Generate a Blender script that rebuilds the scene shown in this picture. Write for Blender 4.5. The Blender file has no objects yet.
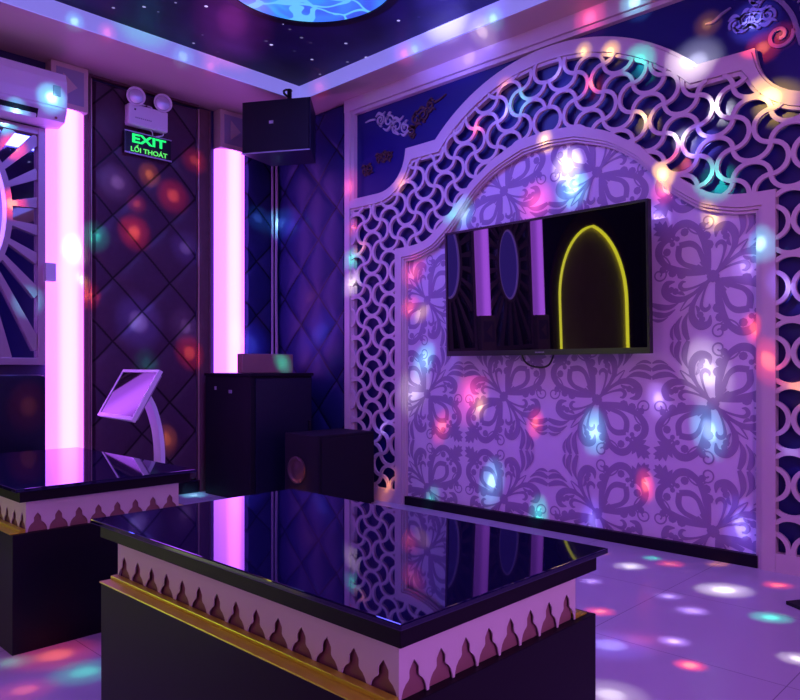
import bpy, bmesh, math, random
from mathutils import Vector, Matrix
from math import sin, cos, pi, sqrt, radians
random.seed(4)
scene = bpy.context.scene
col = scene.collection

# ------------------------------------------------------------------ materials
def new_mat(name):
    m = bpy.data.materials.new(name); m.use_nodes = True
    nt = m.node_tree
    return m, nt, nt.nodes['Principled BSDF']

def pbr(name, color, rough=0.5, metal=0.0, noise=0.0, nscale=8.0, spec=0.5, bump=0.0, coat=0.0):
    m, nt, b = new_mat(name)
    b.inputs['Roughness'].default_value = rough
    b.inputs['Metallic'].default_value = metal
    b.inputs['Specular IOR Level'].default_value = spec
    b.inputs['Coat Weight'].default_value = coat
    b.inputs['Coat Roughness'].default_value = 0.05
    tc = nt.nodes.new('ShaderNodeTexCoord')
    n = nt.nodes.new('ShaderNodeTexNoise'); n.inputs['Scale'].default_value = nscale
    n.inputs['Detail'].default_value = 4
    nt.links.new(tc.outputs['Object'], n.inputs['Vector'])
    mx = nt.nodes.new('ShaderNodeMix'); mx.data_type = 'RGBA'
    c = Vector(color)
    mx.inputs['A'].default_value = (*(c * (1 - noise)), 1)
    mx.inputs['B'].default_value = (*(c * (1 + noise)), 1)
    nt.links.new(n.outputs['Fac'], mx.inputs['Factor'])
    nt.links.new(mx.outputs['Result'], b.inputs['Base Color'])
    if bump:
        bp = nt.nodes.new('ShaderNodeBump'); bp.inputs['Strength'].default_value = bump
        bp.inputs['Distance'].default_value = 0.01
        nt.links.new(n.outputs['Fac'], bp.inputs['Height']); nt.links.new(bp.outputs['Normal'], b.inputs['Normal'])
    return m

def glow(name, color, strength, base=(0.8, 0.8, 0.8), rough=0.4):
    m, nt, b = new_mat(name)
    b.inputs['Base Color'].default_value = (*base, 1)
    b.inputs['Roughness'].default_value = rough
    b.inputs['Emission Color'].default_value = (*color, 1)
    b.inputs['Emission Strength'].default_value = strength
    return m

M = {}
M['white_lacquer'] = pbr('white_lacquer', (0.64, 0.53, 0.53), 0.38, noise=0.03)
M['white_paint'] = pbr('white_paint', (0.58, 0.45, 0.38), 0.6, noise=0.04, nscale=3)
M['wallpaper'] = pbr('wallpaper', (0.74, 0.66, 0.76), 0.55, noise=0.03)
M['damask'] = pbr('damask', (0.34, 0.255, 0.41), 0.5, noise=0.05)
M['blue_paint'] = pbr('blue_paint', (0.004, 0.005, 0.125), 0.42, noise=0.15, nscale=2)
M['navy_paint'] = pbr('navy_paint', (0.02, 0.015, 0.09), 0.5, noise=0.15, nscale=2)
M['purple_leather'] = pbr('purple_leather', (0.062, 0.034, 0.062), 0.42, noise=0.12, nscale=30, bump=0.05, spec=0.25)
M['blue_leather'] = pbr('blue_leather', (0.012, 0.017, 0.10), 0.4, noise=0.12, nscale=30, bump=0.05, spec=0.2)
M['black_leather'] = pbr('black_leather', (0.011, 0.011, 0.032), 0.35, noise=0.2, nscale=40, bump=0.08, spec=0.3)
M['black_lacquer'] = pbr('black_lacquer', (0.010, 0.007, 0.016), 0.4, noise=0.1, spec=0.15)
M['black_matte'] = pbr('black_matte', (0.010, 0.008, 0.016), 0.6, noise=0.15, spec=0.2)
M['black_plastic'] = pbr('black_plastic', (0.010, 0.010, 0.014), 0.3, noise=0.05)
M['black_glass'] = pbr('black_glass', (0.007, 0.006, 0.04), 0.02, spec=1.0)
M['black_glass'].node_tree.nodes['Principled BSDF'].inputs['Specular Tint'].default_value = (.55, .48, 1, 1)
M['screen_glass'] = pbr('screen_glass', (0.003, 0.002, 0.004), 0.012, spec=0.9)
M['touch_glass'] = pbr('touch_glass', (0.006, 0.005, 0.010), 0.05, spec=0.15)
M['cream_board'] = pbr('cream_board', (0.74, 0.70, 0.66), 0.5, noise=0.03)
M['gold'] = pbr('gold', (0.70, 0.66, 0.05), 0.3, metal=0.4, noise=0.08)
M['bronze'] = pbr('bronze', (0.10, 0.05, 0.05), 0.4, metal=0.2, noise=0.2)
M['dark_wood'] = pbr('dark_wood', (0.11, 0.05, 0.06), 0.5, noise=0.3, nscale=20)
M['brown_board'] = pbr('brown_board', (0.30, 0.15, 0.14), 0.6, noise=0.15)
M['ac_white'] = pbr('ac_white', (0.82, 0.80, 0.84), 0.35, noise=0.01)
M['grey_plastic'] = pbr('grey_plastic', (0.30, 0.28, 0.34), 0.45, noise=0.04)
M['mauve_metal'] = pbr('mauve_metal', (0.42, 0.36, 0.38), 0.4, metal=0.3, noise=0.06)
M['mirror'] = pbr('mirror', (0.55, 0.55, 0.75), 0.03, metal=1.0)
M['chrome'] = pbr('chrome', (0.8, 0.8, 0.85), 0.15, metal=1.0)
M['silver'] = pbr('silver', (0.62, 0.58, 0.66), 0.35, metal=0.5, noise=0.15)
M['silver_blue'] = pbr('silver_blue', (0.22, 0.20, 0.34), 0.4, noise=0.15)
M['bead'] = pbr('bead', (0.55, 0.36, 0.32), 0.35, metal=0.5)
M['niche'] = pbr('niche', (0.60, 0.48, 0.22), 0.5, noise=0.35, nscale=3)
M['rubber'] = pbr('rubber', (0.012, 0.012, 0.012), 0.8)
M['lens_red'] = pbr('lens_red', (0.3, 0.12, 0.08), 0.2)
M['strip_lavender'] = glow('strip_lavender', (0.26, 0.24, 1.0), 0.66, base=(.32,.32,.34))
M['led_yellow'] = glow('led_yellow', (0.90, 0.85, 0.02), 7.0)
M['led_violet'] = glow('led_violet', (0.35, 0.15, 1.0), 1.6)
M['exit_green'] = glow('exit_green', (0.01, 0.85, 0.16), 1.3, base=(.02,.1,.04))
M['exit_pale'] = glow('exit_pale', (0.12, 0.85, 0.12), 1.1, base=(.03,.1,.04))
M['oval_glow'] = glow('oval_glow', (.16, .07, 1.0), 1.3, base=(.3,.25,.6), rough=.06)  # violet emission stands in for the bluish reflection in the oval mirror
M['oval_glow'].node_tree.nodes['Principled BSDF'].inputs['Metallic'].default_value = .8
M['lcd'] = glow('lcd', (0.2, 0.35, 0.5), 0.15, base=(0.2, 0.22, 0.3))

def column_mat():
    # LED tube behind a frosted sheet: the middle of the lamp gives off more than its edges
    m, nt, b = new_mat('frosted_led_column')
    tc = nt.nodes.new('ShaderNodeTexCoord'); sp = nt.nodes.new('ShaderNodeSeparateXYZ')
    nt.links.new(tc.outputs['Object'], sp.inputs[0])
    ab = nt.nodes.new('ShaderNodeMath'); ab.operation = 'ABSOLUTE'
    nt.links.new(sp.outputs['X'], ab.inputs[0])
    mr = nt.nodes.new('ShaderNodeMapRange'); mr.inputs[1].default_value = 0.0; mr.inputs[2].default_value = 0.125
    nt.links.new(ab.outputs[0], mr.inputs[0])
    cr = nt.nodes.new('ShaderNodeValToRGB')
    e = cr.color_ramp.elements
    e[0].position = 0.0; e[0].color = (0.50, 0.105, 1.0, 1)
    e[1].position = 1.0; e[1].color = (0.20, 0.046, 0.42, 1)
    k = e.new(0.3); k.color = (0.46, 0.095, 0.95, 1)
    k = e.new(0.6); k.color = (0.26, 0.052, 0.58, 1)
    nt.links.new(mr.outputs[0], cr.inputs[0])
    nt.links.new(cr.outputs[0], b.inputs['Emission Color'])
    b.inputs['Emission Strength'].default_value = 8.0
    b.inputs['Base Color'].default_value = (0.6, 0.5, 0.6, 1)
    return m
M['column'] = column_mat()

def leather(name, color, axis, pw, pz, ou, oz):
    """tufted leather: base colour darkened along the lines of the diamond grid"""
    m = pbr(name, color, 0.42, noise=0.12, nscale=30, bump=0.05, spec=0.25); nt = m.node_tree; b = nt.nodes['Principled BSDF']
    src = b.inputs['Base Color'].links[0].from_socket
    tc = nt.nodes.new('ShaderNodeTexCoord'); sp = nt.nodes.new('ShaderNodeSeparateXYZ'); nt.links.new(tc.outputs['Object'], sp.inputs[0])
    def math(op, a, c):
        n = nt.nodes.new('ShaderNodeMath'); n.operation = op
        for i, v in enumerate((a, c)):
            if isinstance(v, (int, float)): n.inputs[i].default_value = v
            else: nt.links.new(v, n.inputs[i])
        return n.outputs[0]
    u = math('DIVIDE', math('SUBTRACT', sp.outputs[axis], ou), pw); z = math('DIVIDE', math('SUBTRACT', sp.outputs['Z'], oz), pz)
    f = math('MINIMUM', math('PINGPONG', math('ADD', u, z), .5), math('PINGPONG', math('SUBTRACT', u, z), .5))
    mr = nt.nodes.new('ShaderNodeMapRange'); mr.inputs[1].default_value = .012; mr.inputs[2].default_value = .03
    nt.links.new(f, mr.inputs[0])
    mx = nt.nodes.new('ShaderNodeMix'); mx.data_type = 'RGBA'; mx.inputs['A'].default_value = (*(Vector(color)*.18), 1)
    nt.links.new(mr.outputs[0], mx.inputs['Factor']); nt.links.new(src, mx.inputs['B']); nt.links.new(mx.outputs['Result'], b.inputs['Base Color'])
    return m

def star_ceiling_mat():
    m, nt, b = new_mat('star_ceiling')
    tc = nt.nodes.new('ShaderNodeTexCoord')
    v = nt.nodes.new('ShaderNodeTexVoronoi'); v.inputs['Scale'].default_value = 9
    nt.links.new(tc.outputs['Object'], v.inputs['Vector'])
    lt = nt.nodes.new('ShaderNodeMath'); lt.operation = 'LESS_THAN'; lt.inputs[1].default_value = 0.10
    nt.links.new(v.outputs['Distance'], lt.inputs[0])
    sp = nt.nodes.new('ShaderNodeSeparateColor'); nt.links.new(v.outputs['Color'], sp.inputs[0])
    gt = nt.nodes.new('ShaderNodeMath'); gt.operation = 'POWER'; gt.inputs[1].default_value = 3.0
    nt.links.new(sp.outputs[0], gt.inputs[0])
    mu = nt.nodes.new('ShaderNodeMath'); mu.operation = 'MULTIPLY'
    nt.links.new(lt.outputs[0], mu.inputs[0]); nt.links.new(gt.outputs[0], mu.inputs[1])
    mu2 = nt.nodes.new('ShaderNodeMath'); mu2.operation = 'MULTIPLY'; mu2.inputs[1].default_value = 1.6
    nt.links.new(mu.outputs[0], mu2.inputs[0])
    n = nt.nodes.new('ShaderNodeTexNoise'); n.inputs['Scale'].default_value = 1.3; n.inputs['Detail'].default_value = 5
    nt.links.new(tc.outputs['Object'], n.inputs['Vector'])
    cr = nt.nodes.new('ShaderNodeValToRGB'); e = cr.color_ramp.elements
    e[0].position = 0.35; e[0].color = (0.010, 0.006, 0.035, 1)
    e[1].position = 0.7; e[1].color = (0.035, 0.025, 0.14, 1)
    nt.links.new(n.outputs['Fac'], cr.inputs[0])
    nt.links.new(cr.outputs[0], b.inputs['Base Color'])
    b.inputs['Emission Color'].default_value = (0.55, 0.5, 1, 1)
    nt.links.new(mu2.outputs[0], b.inputs['Emission Strength'])
    b.inputs['Roughness'].default_value = 0.5
    b.inputs['Specular IOR Level'].default_value = 0.15
    return m
M['stars'] = star_ceiling_mat()

def globe_mat():
    m, nt, b = new_mat('backlit_planet_print')
    tc = nt.nodes.new('ShaderNodeTexCoord')
    n = nt.nodes.new('ShaderNodeTexNoise'); n.inputs['Scale'].default_value = 2.2; n.inputs['Detail'].default_value = 3
    n.inputs['Distortion'].default_value = 1.2
    nt.links.new(tc.outputs['Object'], n.inputs['Vector'])
    cr = nt.nodes.new('ShaderNodeValToRGB'); e = cr.color_ramp.elements
    e[0].position = 0.3; e[0].color = (0.03, 0.07, 0.75, 1)
    e[1].position = 0.75; e[1].color = (0.02, 0.75, 1.0, 1)
    k = e.new(0.5); k.color = (0.03, 0.22, 1.0, 1)
    nt.links.new(n.outputs['Fac'], cr.inputs[0])
    v = nt.nodes.new('ShaderNodeTexVoronoi'); v.feature = 'DISTANCE_TO_EDGE'; v.inputs['Scale'].default_value = 3.0
    n2 = nt.nodes.new('ShaderNodeTexNoise'); n2.inputs['Scale'].default_value = 2.0
    nt.links.new(tc.outputs['Object'], n2.inputs['Vector'])
    va = nt.nodes.new('ShaderNodeVectorMath'); va.operation = 'MULTIPLY_ADD'; va.inputs[1].default_value = (.9, .9, .9)
    nt.links.new(n2.outputs['Color'], va.inputs[0]); nt.links.new(tc.outputs['Object'], va.inputs[2])
    nt.links.new(va.outputs[0], v.inputs['Vector'])
    lt = nt.nodes.new('ShaderNodeMath'); lt.operation = 'LESS_THAN'; lt.inputs[1].default_value = 0.04
    nt.links.new(v.outputs['Distance'], lt.inputs[0])
    mx = nt.nodes.new('ShaderNodeMix'); mx.data_type = 'RGBA'
    nt.links.new(lt.outputs[0], mx.inputs['Factor'])
    nt.links.new(cr.outputs[0], mx.inputs['A']); mx.inputs['B'].default_value = (0.12, 0.55, 1.0, 1)
    nt.links.new(mx.outputs['Result'], b.inputs['Emission Color'])
    b.inputs['Emission Strength'].default_value = 1.0
    b.inputs['Base Color'].default_value = (0.1, 0.1, 0.2, 1)
    return m
M['globe'] = globe_mat()

def floor_mat():
    m, nt, b = new_mat('polished_floor_tile')
    tc = nt.nodes.new('ShaderNodeTexCoord'); mp = nt.nodes.new('ShaderNodeMapping')
    mp.inputs['Location'].default_value = (-2.95 + 0.644 * 10, -0.657 + 0.644 * 10, 0)
    nt.links.new(tc.outputs['Object'], mp.inputs[0])
    br = nt.nodes.new('ShaderNodeTexBrick'); br.offset = 0.0; br.squash = 1.0
    br.inputs['Scale'].default_value = 1.0; br.inputs['Brick Width'].default_value = 0.644
    br.inputs['Row Height'].default_value = 0.644; br.inputs['Mortar Size'].default_value = 0.0016
    br.inputs['Mortar Smooth'].default_value = 0.0
    br.inputs['Color1'].default_value = (0.56, 0.52, 0.55, 1); br.inputs['Color2'].default_value = (0.55, 0.51, 0.54, 1)
    br.inputs['Mortar'].default_value = (0.30, 0.26, 0.30, 1)
    nt.links.new(mp.outputs[0], br.inputs[0])
    nt.links.new(br.outputs['Color'], b.inputs['Base Color'])
    b.inputs['Roughness'].default_value = 0.22
    b.inputs['Specular IOR Level'].default_value = 0.5
    return m
M['floor'] = floor_mat()

# ------------------------------------------------------------------ mesh helpers
class MB:
    """collects shapes into one mesh"""
    def __init__(s): s.bm = bmesh.new()
    def quad(s, pts, mi=0):
        f = s.bm.faces.new([s.bm.verts.new(p) for p in pts]); f.material_index = mi; return f
    def box(s, x0, x1, y0, y1, z0, z1, bev=0.0, mi=0, T=None):
        P = [(x0,y0,z0),(x1,y0,z0),(x1,y1,z0),(x0,y1,z0),(x0,y0,z1),(x1,y0,z1),(x1,y1,z1),(x0,y1,z1)]
        if T: P = [T(p) for p in P]
        v = [s.bm.verts.new(p) for p in P]
        fs = [s.bm.faces.new([v[i] for i in q]) for q in ((0,3,2,1),(4,5,6,7),(0,1,5,4),(1,2,6,5),(2,3,7,6),(3,0,4,7))]
        for f in fs: f.material_index = mi
        if bev:
            es = list({e for f in fs for e in f.edges})
            bmesh.ops.bevel(s.bm, geom=es, offset=bev, segments=2, affect='EDGES', profile=0.6)
        return s
    def prism(s, poly, d0, d1, P, mi=0):
        """outline poly [(a,b)] swept from depth d0 to d1; P(a,b,d) -> xyz"""
        n = len(poly)
        A = [s.bm.verts.new(P(a, b, d0)) for a, b in poly]; B = [s.bm.verts.new(P(a, b, d1)) for a, b in poly]
        fa = s.bm.faces.new(A); fb = s.bm.faces.new(list(reversed(B)))
        for i in range(n):
            f = s.bm.faces.new((A[(i+1) % n], A[i], B[i], B[(i+1) % n])); f.material_index = mi
        fa.material_index = mi; fb.material_index = mi
        if n > 4: bmesh.ops.triangulate(s.bm, faces=[fa, fb], ngon_method='EAR_CLIP')
        return s
    def band(s, E0, E1, d0, d1, P, closed=False):
        """solid strip between two equally long polylines"""
        n = len(E0)
        a = [[s.bm.verts.new(P(*q, d)) for q in E] for d in (d0, d1) for E in (E0, E1)]
        r = range(n if closed else n - 1)
        for i in r:
            j = (i + 1) % n
            s.bm.faces.new((a[0][i], a[1][i], a[1][j], a[0][j])); s.bm.faces.new((a[2][i], a[2][j], a[3][j], a[3][i]))
            s.bm.faces.new((a[0][i], a[0][j], a[2][j], a[2][i])); s.bm.faces.new((a[1][i], a[3][i], a[3][j], a[1][j]))
        if not closed:
            for i in (0, n - 1): s.bm.faces.new((a[0][i], a[2][i], a[3][i], a[1][i]))
        return s
    def tube(s, pts, r, seg=8, closed=False):
        pts = [Vector(p) for p in pts]; n = len(pts)
        rr = r if isinstance(r, (list, tuple)) else [r] * n
        rings = []; up = None
        for i, p in enumerate(pts):
            t = (pts[(i+1) % n] - pts[i-1]) if closed else (pts[min(i+1, n-1)] - pts[max(i-1, 0)])
            t.normalize()
            if up is None: up = Vector((0,0,1)) if abs(t.z) < 0.9 else Vector((1,0,0))
            a = t.cross(up); a.normalize(); b = t.cross(a); b.normalize(); up = -b if False else up
            rings.append([s.bm.verts.new(p + a * (rr[i] * cos(2*pi*k/seg)) + b * (rr[i] * sin(2*pi*k/seg))) for k in range(seg)])
        for i in range(n if closed else n - 1):
            A, B = rings[i], rings[(i+1) % n]
            for k in range(seg):
                s.bm.faces.new((A[k], A[(k+1) % seg], B[(k+1) % seg], B[k]))
        if not closed:
            s.bm.faces.new(rings[0]); s.bm.faces.new(list(reversed(rings[-1])))
        return s
    def lathe(s, prof, c, ax, seg=32):
        """profile [(radius, height)] turned round axis ax through c"""
        ax = Vector(ax).normalized(); u = ax.cross(Vector((0,0,1)) if abs(ax.z) < 0.9 else Vector((1,0,0))).normalized(); w = ax.cross(u)
        rings = [[s.bm.verts.new(Vector(c) + ax*hh + (u*cos(2*pi*k/seg) + w*sin(2*pi*k/seg)) * max(r, 1e-4)) for k in range(seg)] for r, hh in prof]
        for A, B in zip(rings, rings[1:]):
            for k in range(seg): s.bm.faces.new((A[k], A[(k+1) % seg], B[(k+1) % seg], B[k]))
        s.bm.faces.new(rings[0]); s.bm.faces.new(rings[-1])
        return s
    def build(s, name, mat, parent=None, smooth=False, origin=None):
        bmesh.ops.recalc_face_normals(s.bm, faces=s.bm.faces)
        if origin is None:
            if parent is not None: origin = ROOT[parent.name]
            else:
                vs = [v.co for v in s.bm.verts]
                origin = Vector((sum(v.x for v in vs)/len(vs), sum(v.y for v in vs)/len(vs), min(v.z for v in vs)))
        origin = Vector(origin)
        bmesh.ops.translate(s.bm, verts=s.bm.verts, vec=-origin)
        me = bpy.data.meshes.new(name); s.bm.to_mesh(me); s.bm.free()
        for m in (mat if isinstance(mat, (list, tuple)) else [mat]): me.materials.append(m)
        if smooth:
            for p in me.polygons: p.use_smooth = True
            try: me.set_sharp_from_angle(angle=radians(40))
            except Exception: pass
        o = bpy.data.objects.new(name, me); col.objects.link(o)
        if parent is not None:
            o.parent = parent; ROOT[o.name] = ROOT[parent.name]
            if origin != ROOT[parent.name]: o.location = origin - ROOT[parent.name]; ROOT[o.name] = origin
        else: o.location = origin; ROOT[o.name] = origin
        return o
ROOT = {}

def tag(o, label=None, cat=None, group=None, kind=None):
    if label: o['label'] = label
    if cat: o['category'] = cat
    if group: o['group'] = group
    if kind: o['kind'] = kind
    return o
def thing(name, loc, label, cat, group=None):
    o = bpy.data.objects.new(name, None); o.empty_display_size = 0.1
    col.objects.link(o); o.location = loc; ROOT[o.name] = Vector(loc)
    return tag(o, label, cat, group)
def struct(mb, name, mat, label=None, cat=None):
    return tag(mb.build(name, mat, origin=(0, 0, 0)), label, cat, kind='structure')
def copy_tree(o, parent=None):
    c = o.copy(); col.objects.link(c)
    if parent is not None: c.parent = parent
    for ch in [x for x in list(bpy.data.objects) if x.parent == o]:
        copy_tree(ch, c)
    return c
def arc(cx, cz, rx, rz, a0, a1, n):
    return [(cx + rx*cos(a0+(a1-a0)*i/n), cz + rz*sin(a0+(a1-a0)*i/n)) for i in range(n+1)]
def smooth_path(P, n=8):
    """Catmull-Rom through points of any dimension"""
    out = []; P = [tuple(p) for p in P]
    for i in range(len(P)-1):
        p0, p1, p2, p3 = P[max(i-1,0)], P[i], P[i+1], P[min(i+2,len(P)-1)]
        for k in range(n):
            t = k/n
            out.append(tuple(0.5*(2*b+(c-a)*t+(2*a-5*b+4*c-d)*t*t+(3*b-a-3*c+d)*t**3) for a,b,c,d in zip(p0,p1,p2,p3)))
    out.append(P[-1]); return out
SPOTS = [
 (1,3.57,2.15,2.07,'w',0.056,2.2),
 (1,3.57,2.12,1.94,'c',0.061,1.6),
 (1,3.57,2.36,1.9,'k',0.069,0.9),
 (1,3.57,2.89,1.91,'c',0.05,0.9),
 (1,3.57,2.98,1.89,'t',0.038,0.6),
 (1,3.57,2.28,2.22,'y',0.034,1.2),
 (1,3.57,3.31,1.58,'r',0.054,0.9),
 (1,3.57,3.34,1.35,'r',0.04,1),
 (1,3.57,3.24,1.31,'y',0.033,1),
 (1,3.57,3.22,1.0,'c',0.053,1.2),
 (1,3.57,3.31,0.8,'w',0.074,0.6),
 (1,3.57,2.83,0.78,'k',0.075,1.0),
 (1,3.57,2.76,0.72,'y',0.037,0.9),
 (1,3.57,3.07,0.57,'r',0.045,1.1),
 (1,3.57,2.36,0.63,'r',0.035,1.3),
 (1,3.57,1.99,0.61,'c',0.049,1.4),
 (1,3.57,2.67,0.26,'c',0.055,1.1),
 (1,3.57,3.16,0.08,'t',0.039,0.7),
 (1,3.57,2.34,0.11,'t',0.04,1.3),
 (1,3.57,2.0,0.12,'b',0.044,1.0),
 (1,3.57,1.7,0.35,'r',0.031,1.8),
 (1,3.57,1.63,0.79,'v',0.041,0.9),
 (1,3.57,1.39,0.93,'w',0.073,0.7),
 (1,3.57,1.38,0.65,'c',0.053,1.2),
 (1,3.57,1.23,0.21,'b',0.052,1.1),
 (1,3.57,1.36,1.66,'y',0.034,0.9),
 (1,3.57,1.12,1.49,'c',0.046,1.1),
 (1,3.57,1.17,1.13,'r',0.033,1.5),
 (1,3.57,1.58,1.89,'y',0.04,1.8),
 (1,3.57,1.61,1.83,'k',0.036,0.9),
 (1,3.57,1.63,1.71,'v',0.041,0.9),
 (1,3.57,1.21,1.42,'v',0.042,0.5),
 (1,3.57,1.07,2.15,'y',0.064,1.4),
 (1,3.57,2.03,2.65,'y',0.033,0.9),
 (1,3.57,1.87,2.6,'y',0.037,1.2),
 (1,3.57,1.71,2.5,'t',0.057,1.0),
 (1,3.57,1.98,2.46,'r',0.043,1.0),
 (1,3.57,2.46,2.48,'t',0.053,0.8),
 (1,3.57,2.57,2.45,'b',0.054,0.9),
 (1,3.57,2.56,2.6,'o',0.036,0.7),
 (1,3.57,2.77,2.4,'r',0.043,1),
 (1,3.57,1.69,2.2,'y',0.041,1.2),
 (1,3.57,1.5,2.07,'w',0.035,1.2),
 (1,3.57,1.44,1.98,'b',0.044,0.9),
 (1,3.57,1.5,1.96,'r',0.04,0.8),
 (1,3.57,1.33,1.82,'t',0.058,1.0),
 (1,3.57,1.39,2.04,'b',0.039,0.8),
 (1,3.57,1.32,2.17,'w',0.038,1.0),
 (1,3.57,1.44,2.44,'w',0.074,0.9),
 (1,3.57,3.92,1.71,'t',0.044,0.9),
 (1,3.57,3.92,1.53,'w',0.051,0.8),
 (1,3.57,3.83,1.78,'o',0.036,0.7),
 (1,3.57,3.9,1.94,'r',0.036,0.6),
 (1,3.57,3.42,2.17,'o',0.041,0.8),
 (1,3.57,1.08,0.94,'r',0.05,1),
 (1,3.57,1.01,1.28,'b',0.045,0.9),
 (1,3.57,0.97,0.82,'o',0.036,0.9),
 (1,3.57,0.99,0.54,'b',0.045,0.4),
 (1,3.57,3.59,0.49,'b',0.049,0.6),
 (1,3.57,3.55,0.09,'o',0.048,0.7),
 (1,3.57,1.39,2.61,'o',0.039,0.7),
 (1,3.57,1.14,2.42,'r',0.042,1.4),
 (1,3.57,1.06,2.45,'r',0.036,1.0),
 (1,3.57,1.18,2.55,'b',0.061,1.2),
 (1,3.57,1.99,2.82,'k',0.06,0.8),
 (1,3.57,1.73,2.82,'c',0.052,0.9),
 (1,3.57,3.98,2.23,'k',0.088,0.5),
 (1,3.57,2.19,2.57,'b',0.067,0.4),
 (1,3.57,2.83,2.85,'v',0.075,0.3),
 (1,3.31,1.8,0.0,'o',0.03,0.6),
 (1,3.19,1.58,0.0,'w',0.042,0.9),
 (1,3.4,1.57,0.0,'t',0.029,0.7),
 (1,3.36,1.46,0.0,'r',0.038,0.9),
 (1,3.51,1.3,0.0,'o',0.033,0.5),
 (1,3.12,1.13,0.0,'w',0.063,1.2),
 (1,3.35,0.99,0.0,'r',0.034,1.3),
 (1,2.9,0.88,0.0,'t',0.041,1.1),
 (1,2.88,1.26,0.0,'v',0.032,0.8),
 (1,2.77,1.12,0.0,'v',0.034,1.2),
 (1,2.42,1.04,0.0,'v',0.031,1.2),
 (1,2.26,0.92,0.0,'r',0.028,1.8),
 (1,2.52,1.37,0.0,'r',0.034,1.2),
 (1,2.85,1.59,0.0,'v',0.03,0.8),
 (1,2.55,0.69,0.0,'w',0.035,0.9),
 (1,2.24,1.18,0.0,'b',0.08,0.5),
 (1,1.9,1.0,0.0,'w',0.062,0.45),
 (1,2.77,4.74,0.0,'c',0.058,1.4),
 (1,0.92,2.43,0.0,'r',0.084,0.45),
 (1,0.93,2.23,0.0,'t',0.061,0.4),
 (1,0.8,2.47,0.0,'t',0.038,0.25),
 (1,0.76,2.23,0.0,'r',0.052,0.3),
 (1,2.35,1.13,0.0,'k',0.075,0.12),
 (1,2.08,4.8,1.81,'t',0.06,1.2),
 (1,2.35,4.8,1.87,'r',0.069,2.2),
 (1,2.74,4.8,1.81,'b',0.073,0.8),
 (1,2.23,4.8,2.19,'v',0.075,0.7),
 (1,2.46,4.8,2.29,'o',0.049,1.5),
 (1,2.64,4.8,2.17,'r',0.072,1.6),
 (1,2.37,4.8,2.07,'r',0.042,0.9),
 (1,2.03,4.8,1.42,'r',0.053,1.5),
 (1,2.38,4.8,1.26,'b',0.104,1.3),
 (1,2.44,4.8,0.97,'t',0.056,0.6),
 (1,2.77,4.8,1.05,'r',0.066,1.8),
 (1,2.59,4.8,0.43,'o',0.05,1.6),
 (1,2.81,4.8,2.46,'r',0.059,0.9),
 (1,2.74,4.8,1.24,'v',0.073,0.5),
 (1,1.94,4.8,1.68,'w',0.058,1.2),
 (1,1.99,4.8,1.5,'y',0.033,1.5),
 (1,3.37,4.8,2.12,'c',0.063,0.8),
 (1,3.29,4.8,1.12,'b',0.102,1.4),
 (1,1.58,4.8,2.29,'r',0.049,1.2),
 (1,1.57,4.8,1.94,'r',0.055,1.2),
 (1,1.52,4.8,2.43,'c',0.049,1.0),
 (1,1.66,4.8,1.35,'c',0.056,0.8),
 (1,1.58,4.8,0.54,'r',0.08,0.8),
 (1,3.57,4.79,2.08,'c',0.073,1.6),
 (1,3.57,4.65,2.04,'b',0.08,0.9),
 (1,3.57,4.4,1.47,'r',0.07,1.0),
 (1,3.57,4.5,1.28,'r',0.078,0.4),
 (1,3.57,4.29,1.17,'b',0.099,1.2),
 (1,3.57,4.46,0.97,'r',0.062,0.6),
 (2,1.7,4.21,2.9,'c',0.034,0.9),
 (2,1.89,4.21,2.9,'k',0.035,0.7),
 (2,2.38,4.21,2.91,'c',0.045,0.5),
 (2,2.58,4.21,2.91,'k',0.039,0.5),
 (2,3.31,3.98,2.91,'k',0.05,0.5),
 (2,3.31,3.15,2.9,'k',0.044,0.8),
 (2,3.31,3.06,2.9,'c',0.037,0.6),
 (2,3.31,2.55,2.85,'w',0.051,0.8),
 (2,3.31,2.46,2.89,'c',0.039,1.0),
 (1,1.73,4.62,2.58,'c',0.055,1.1),
 (1,3.27,4.35,0.97,'t',0.044,1.6),
 (1,2.82,3.6,0.34,'o',0.05,2.5),
 (2,2.02,3.95,2.98,'g',0.115,1.5),
 (2,2.41,3.69,2.98,'k',0.142,3.5),
 (2,3.19,2.74,2.98,'b',0.231,3.0),
]
# ------------------------------------------------------------------ room shell
FX = 3.60      # feature wall surface
BY = 4.86      # back wall surface
SZ = 2.877     # soffit underside
CZ = 2.98      # star ceiling
X0, YF = -2.7, -2.2
m = MB(); m.box(X0-.1, FX+.1, YF-.1, BY+.1, -.1, 0); struct(m, 'floor', M['floor'])
m = MB(); m.box(FX, FX+.1, YF-.1, BY+.1, 0, CZ); struct(m, 'wall_right', M['blue_paint'])
m = MB(); m.box(X0-.1, FX, BY, BY+.1, 0, CZ); struct(m, 'wall_back', M['navy_paint'])
m = MB(); m.box(X0-.1, X0, YF, BY, 0, CZ); struct(m, 'wall_left', M['navy_paint'])
m = MB(); m.box(X0-.1, FX, YF-.1, YF, 0, CZ); struct(m, 'wall_front', M['navy_paint'])
TX0, TX1, TY0, TY1 = -1.6, 3.315, -1.0, 4.21
m = MB(); m.box(X0-.1, FX+.1, YF-.1, BY+.1, CZ, CZ+.1); struct(m, 'ceiling', M['stars'])
m = MB()
m.box(TX1+.012, FX, YF, BY, SZ, CZ); m.box(X0, TX0-.012, YF, BY, SZ, CZ)
m.box(TX0-.012, TX1+.012, TY1+.012, BY, SZ, CZ); m.box(TX0-.012, TX1+.012, YF, TY0-.012, SZ, CZ)
struct(m, 'trim_1', M['white_paint'], 'pale painted soffit round the starry ceiling tray')
m = MB()   # light strip on the riser of the tray
m.box(TX1, TX1+.012, TY0, TY1+.012, SZ, CZ); m.box(TX0-.012, TX0, TY0, TY1+.012, SZ, CZ)
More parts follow.
